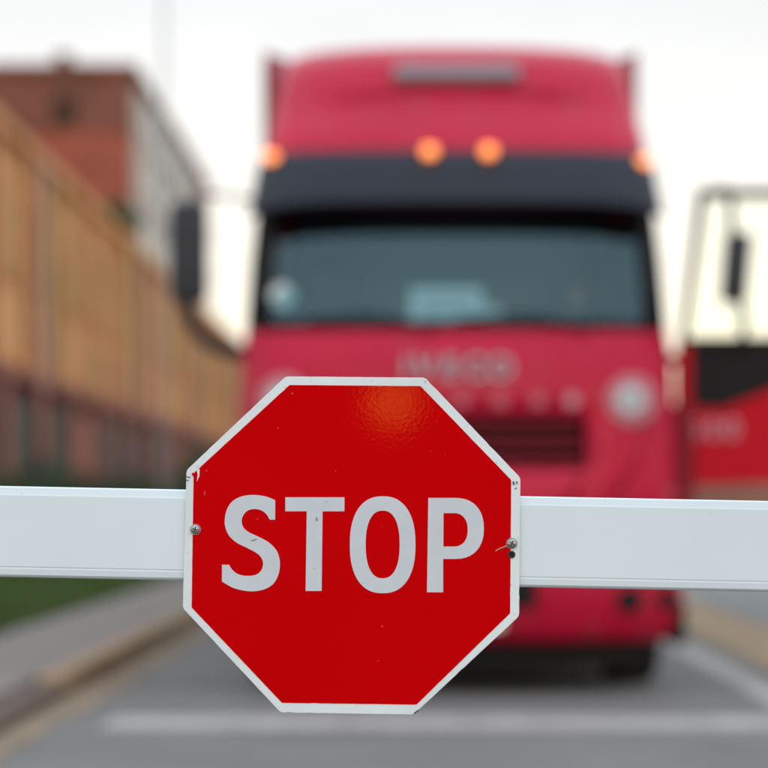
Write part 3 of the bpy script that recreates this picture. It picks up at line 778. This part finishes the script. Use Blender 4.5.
bmesh.ops.transform(bm, matrix=Matrix.Translation((0, .052, .785)) @ Matrix.Diagonal((.80, .93, 1.12, 1)), verts=g['verts'])
bmesh.ops.delete(bm, geom=[v for v in bm.verts if (v.co.y < -.005 and v.co.z < .835) or v.co.z < .70], context='VERTS')
bm_obj('hair', bm, M['hair'], per, True)

# ================================================================== barrier arm
M['boom'] = mat('white_arm_paint', (0.665, 0.765, 0.84), 0.42, spec=0.35, var=0.07, scale=3.5, bump=0.05, bscale=220, bdist=0.001)
add_specks(M['boom'], 60, 0.66, 0.80, (0.58, 0.63, 0.65), (0.6, 1, 1))
add_specks(M['boom'], 330, 0.70, 0.78, (0.35, 0.35, 0.34), seed=3.0)
SY = 2.842
SCALE = SY / FPX                       # metres per photo pixel at the sign
c_sign = px(352, 545, SY)
ROLL = R(1.12)
arm_c = px(352, 537.6, SY + 0.006)
ba = thing('boom_barrier', 'long white painted metal barrier arm carrying the stop sign', 'barrier', arm_c, (-TILT, ROLL, 0))
hb = 45.3 * SCALE
prof = [(.0065, hb), (.0030, hb - .0018), (.0008, hb - .0095), (.0, hb - .0112), (.0, -hb + .0118), (.0006, -hb + .0110), (.0006, -hb + .0098), (.0002, -hb + .0088), (.0010, -hb + .0020),
        (.0035, -hb), (.045, -hb), (.050, -hb + .005), (.050, hb - .005), (.045, hb)]
X0, X1 = -2.35, 2.75
pv = [(x, y, z) for x in (X0, X1) for (y, z) in prof]; n = len(prof)
pf = [tuple(range(n))[::-1], tuple(range(n, 2 * n))] + [(k, (k + 1) % n, n + (k + 1) % n, n + k) for k in range(n)]
mesh_obj('beam', pv, pf, M['boom'], ba)
box('end_cap', (X0 - .008, .025, 0), (.016, .052, 2 * hb + .004), M['black'], ba, .003)

# pivot cabinet and rest post that carry the arm on either side of the road
M['cab_orange'] = mat('orange_powder_coat', (0.65, 0.20, 0.03), .45, var=.1, scale=4)
zc = arm_c.z
bc = thing('barrier_cabinet', 'orange barrier cabinet on the verge holding the white arm', 'barrier cabinet', (arm_c.x + X1 + .02, SY + .24, 0))
box('housing', (0, 0, .50), (.36, .34, 1.0), M['cab_orange'], bc, .02)
box('lid', (0, 0, 1.03), (.38, .36, .06), M['cab_orange'], bc, .02)
cyl('pivot_hub', (-.06, -.19, zc - math.sin(ROLL) * X1), .075, .06, M['steel'], bc, 'Y', 24)
rp = thing('rest_post', 'grey forked rest post on the footway under the arm tip', 'post', (arm_c.x - 2.2, SY + .03, 0))
zt = zc + math.sin(ROLL) * 2.2 - hb
box('post', (0, 0, zt / 2 - .01), (.07, .07, zt - .02), M['galv'], rp, .006)
box('base_plate', (0, 0, .115), (.2, .2, .012), M['galv'], rp)
for s in (-1, 1): box('fork', (0, s * .045 + .003, zt + .03), (.06, .012, .14), M['galv'], rp, .003)
box('fork_base', (0, 0.003, zt - .012), (.06, .10, .016), M['galv'], rp)

# ================================================================== stop sign
M['alu'] = mat('white_sign_face', (0.70, 0.78, 0.83), 0.45, spec=0.3, var=0.10, scale=14)
add_specks(M['alu'], 95, 0.64, 0.76, (0.40, 0.42, 0.43))
add_specks(M['alu'], 28, 0.66, 0.78, (0.44, 0.46, 0.46), (1, 1, 1), 5.0)
M['letter'] = mat('white_letter_film', (0.56, 0.62, 0.69), 0.5, spec=0.2, var=0.07, scale=30)
add_specks(M['letter'], 150, 0.68, 0.74, (0.30, 0.27, 0.27), (1, 1, 1.6), 2.0)
# red retro-reflective film: pebbled, glossy
m = mat('red_reflective_film', (0.56, 0.0012, 0.0030), 0.034, spec=0.0012, var=0.07, scale=5); M['film'] = m
m.node_tree.nodes['Principled BSDF'].inputs['Specular Tint'].default_value = (1.0, 0.55, 0.12, 1)
n_, l_ = m.node_tree.nodes, m.node_tree.links; b_ = n_['Principled BSDF']
tcn = n_.new('ShaderNodeTexCoord')
vo = n_.new('ShaderNodeTexVoronoi'); vo.feature = 'SMOOTH_F1'; vo.inputs['Scale'].default_value = 260; vo.inputs['Smoothness'].default_value = 0.6
nn = n_.new('ShaderNodeTexNoise'); nn.inputs['Scale'].default_value = 190; nn.inputs['Detail'].default_value = 2
l_.new(tcn.outputs['Object'], vo.inputs['Vector']); l_.new(tcn.outputs['Object'], nn.inputs['Vector'])
ad = n_.new('ShaderNodeMath'); ad.operation = 'ADD'; l_.new(vo.outputs['Distance'], ad.inputs[0]); l_.new(nn.outputs['Fac'], ad.inputs[1])
bpn = n_.new('ShaderNodeBump'); bpn.inputs['Strength'].default_value = 1.0; bpn.inputs['Distance'].default_value = 0.0000095
l_.new(ad.outputs[0], bpn.inputs['Height']); l_.new(bpn.outputs['Normal'], b_.inputs['Normal'])
add_specks(m, 120, 0.72, 0.76, (0.45, 0.12, 0.12), (1, 1, 1), 9.0)
M['screw'] = mat('zinc_screw', (0.42, 0.43, 0.45), 0.3, metal=1.0, var=0.3, scale=300)
M['rust'] = mat('rust_stain', (0.20, 0.075, 0.035), 0.9, var=0.4, scale=200)
M['hole'] = mat('drilled_hole', (0.012, 0.011, 0.010), 0.9)
M['grime'] = mat('dark_grime', (0.06, 0.06, 0.055), 0.9)

ss = thing('stop_sign', 'red octagonal STOP sign with white border screwed to the barrier arm', 'sign', c_sign, (-TILT, 0, 0))
def sp(p): return ((p[0] - 352) * SCALE, -(p[1] - 545) * SCALE)
outer = [(285.2, 375.6), (425.2, 376.8), (520.6, 477.6), (519.0, 616.2), (413.4, 714.2), (281.2, 712.2), (183.0, 608.0), (186.0, 470.0)]
inner = [(289.0, 384.2), (420.6, 385.3), (511.4, 479.8), (510.0, 613.2), (416.4, 704.2), (282.4, 702.4), (191.9, 607.4), (193.2, 473.0)]
def rounded(poly, r, n=5):
    out = []; N = len(poly)
    for i in range(N):
        p0, p1, p2 = Vector(poly[i - 1]), Vector(poly[i]), Vector(poly[(i + 1) % N])
        a = p1 + (p0 - p1).normalized() * r; b = p1 + (p2 - p1).normalized() * r
        for k in range(n + 1):
            t = k / n; q = a * (1 - t) ** 2 + p1 * 2 * t * (1 - t) + b * t * t; out.append((q.x, q.y))
    return out
def nicked(poly, amp, step=5.0, seed=3):
    r = random.Random(seed); out = []; N = len(poly)
    for i in range(N):
        p, q = Vector(poly[i]), Vector(poly[(i + 1) % N]); L_ = (q - p).length; m_ = max(1, int(L_ / step))
        d = (q - p).normalized(); nrm = Vector((d.y, -d.x))
        for k in range(m_):
            a = p + d * L_ * k / m_
            o = r.gauss(0, amp * .35) - (amp * r.uniform(1, 3) if r.random() < .05 else 0)
            out.append(tuple(a + nrm * (o if k else 0)))
    return out
op = nicked(rounded(outer, 3.4), 0.15)
plate = flat_shape('plate', [[sp(p) for p in op]], .0028, M['alu'], ss, .0035, .0005)
ip = nicked(rounded(inner, 1.2, 3), 0.10, 6, 8)
flat_shape('red_panel', [[sp(p) for p in ip]], .0003, M['film'], ss, .00068)

def z3(p): return (210 + p[0] / 5.12, 480 + p[1] / 5.12)
def z5(p): return (340 + p[0] / 4.267, 480 + p[1] / 4.267)
S = [(333, 103, 1), (333, 203, 1), (305, 203, 1), (292, 180, 0), (268, 158, 0), (228, 148, 0), (190, 158, 0), (167, 186, 0), (162, 215, 0), (172, 244, 0), (200, 268, 0), (245, 289, 0), (300, 319, 0),
     (340, 360, 0), (357, 412, 0), (354, 472, 0), (330, 525, 0), (290, 555, 0), (235, 569, 0), (180, 567, 0), (120, 552, 0), (62, 520, 1), (62, 434, 1), (98, 434, 1), (116, 461, 0), (147, 483, 0),
     (192, 491, 0), (235, 485, 0), (262, 464, 0), (272, 430, 0), (264, 400, 0), (240, 375, 0), (195, 350, 0), (140, 323, 0), (100, 288, 0), (80, 248, 0), (75, 205, 0), (86, 150, 0), (115, 108, 0), (160, 84, 0), (220, 76, 0), (285, 84, 0)]
T = [(385, 88), (688, 88), (688, 160), (576, 160), (572, 568), (490, 568), (495, 160), (385, 160)]
def sup(cx, cy, rx, ry, n=2.35, N=64):
    o = []
    for k in range(N):
        a = 2 * math.pi * k / N; c, s = math.cos(a), math.sin(a)
        o.append((cx + rx * math.copysign(abs(c) ** (2 / n), c), cy + ry * math.copysign(abs(s) ** (2 / n), s)))
    return o
def arc(cx, cy, rx, ry, n=2.3, N=20):
    return [(cx + rx * abs(math.cos(a)) ** (2 / n), cy + ry * math.copysign(abs(math.sin(a)) ** (2 / n), math.sin(a))) for a in [R(-90 + 180 * k / N) for k in range(N + 1)]]
P_out = [(377, 76)] + arc(490, 206.5, 124, 130.5) + [(440, 337), (440, 479), (371, 479)]
P_in = [(442, 141)] + arc(485, 212.5, 60, 71.5) + [(441, 284)]
letters = [('S', [[z3(p) for p in spline_loop(S)]]), ('T', [[z3(p) for p in T]]),
           ('O', [[z5(p) for p in sup(182, 276, 140, 207)], [z5(p) for p in sup(182, 275, 72.5, 144.5)]]),
           ('P', [[z5(p) for p in P_out], [z5(p) for p in P_in]])]
for ch, loops in letters:
    flat_shape('letter', [[sp(p) for p in lp] for lp in loops], .0003, M['letter'], ss, .00036)

def screw(cx, cy, a0, r=5.6):
    """pan head with a cross recess"""
    x, z = sp((cx, cy)); rm = r * SCALE
    cyl('washer', (x, -.0002, z), rm * 1.0, .0009, M['steel'], ss, 'Y', 32)
    bm = bmesh.new(); rings_ = []
    for (q, h) in ((1.0, 0.0006), (1.0, .0012), (.93, .0022), (.75, .0031), (.5, .0036), (.25, .0038)):
        rings_.append([bm.verts.new((x + rm * .93 * q * math.cos(k * math.pi / 16), -h, z + rm * .93 * q * math.sin(k * math.pi / 16))) for k in range(32)])
    for A, B in zip(rings_, rings_[1:]):
        for k in range(32): bm.faces.new((A[k], A[(k + 1) % 32], B[(k + 1) % 32], B[k]))
    bm.faces.new(rings_[-1])
    h = bm_obj('screw', bm, M['screw'], ss, True)
    bm = bmesh.new()
    for k in range(2):
        bm_box(bm, (x, -.00375 + k * .00002, z), (rm * .95, .0005, rm * .22), 0, 1, Matrix.Rotation(a0 + k * math.pi / 2, 3, 'Y'))
    bm_obj('cross_recess', bm, M['hole'], h)
screw(195.4, 529.4, R(12), 5.4)
screw(511.8, 543.4, R(30), 5.6)
x, z = sp((511.6, 554.6))
cyl('drilled_hole', (x, .0004, z), 3.1 * SCALE, .0003, M['hole'], ss, 'Y', 24)
bm = bmesh.new(); tor = []
for k in range(25):
    a = k / 24 * 2 * math.pi; tor.append((x + 3.4 * SCALE * math.cos(a), .0002, z + 3.4 * SCALE * math.sin(a)))
bm_tube(bm, tor, .0005, 6); bm_obj('hole_burr', bm, M['grime'], ss, True)
def mark(name, pts, m, y=.0):
    flat_shape(name, [[sp(p) for p in pts]], .00022, m, ss, y)
# crack running from the right screw, torn corner on the left, scratches on the letters
mark('crack', [(507, 545.0), (507, 546.6), (501, 548.6), (495.3, 551.6), (495.5, 550.3), (500.5, 547.4)], mat('crack_edge', (.50, .20, .16), .7))
mark('torn_film', [(192.6, 472.0), (194.8, 475.2), (197.4, 471.6), (198.2, 474.6), (195.6, 481.6), (193.5, 482.6), (193.9, 477.5), (191.2, 474.0)], M['film'], .00012)
mark('bare_metal', [(196.2, 470.2), (199.2, 468.2), (199.0, 476.0), (196.4, 481.8), (197.4, 474.6)], M['alu'], .00008)
for pts in ([(185.9, 476.2), (190.0, 476.8), (190.2, 477.6), (186.2, 477.2)], [(185.8, 479.4), (188.4, 480.2), (188.2, 481.0), (185.8, 480.4)],
            [(512.6, 482.0), (513.8, 480.6), (515.0, 484.4), (513.6, 485.0)], [(516.2, 481.4), (517.4, 481.0), (517.6, 483.4), (516.6, 484.0)],
            [(515.0, 488.4), (516.6, 487.2), (516.8, 488.2), (515.4, 489.4)], [(413.8, 712.4), (418.2, 709.0), (419.0, 709.8), (415.0, 713.4)],
            [(251.6, 540.0), (255.6, 538.6), (258.0, 538.9), (254.0, 541.0), (250.2, 541.2)], [(315.2, 518.0), (317.4, 517.0), (317.8, 520.6), (316.0, 521.4)],
            [(340.0, 510.9), (343.0, 510.4), (343.2, 511.6), (340.4, 511.8)], [(204.4, 491.4), (205.2, 491.0), (204.2, 495.2), (203.6, 495.2)]):
    mark('scuff', pts, (M['grime'] if not 250 < pts[0][0] < 345 else mat('grey_scuff', (.27, .28, .29), .8)) if pts[0][0] != 204.4 else mat('pale_scuff', (.5, .14, .12), .7), .00002)
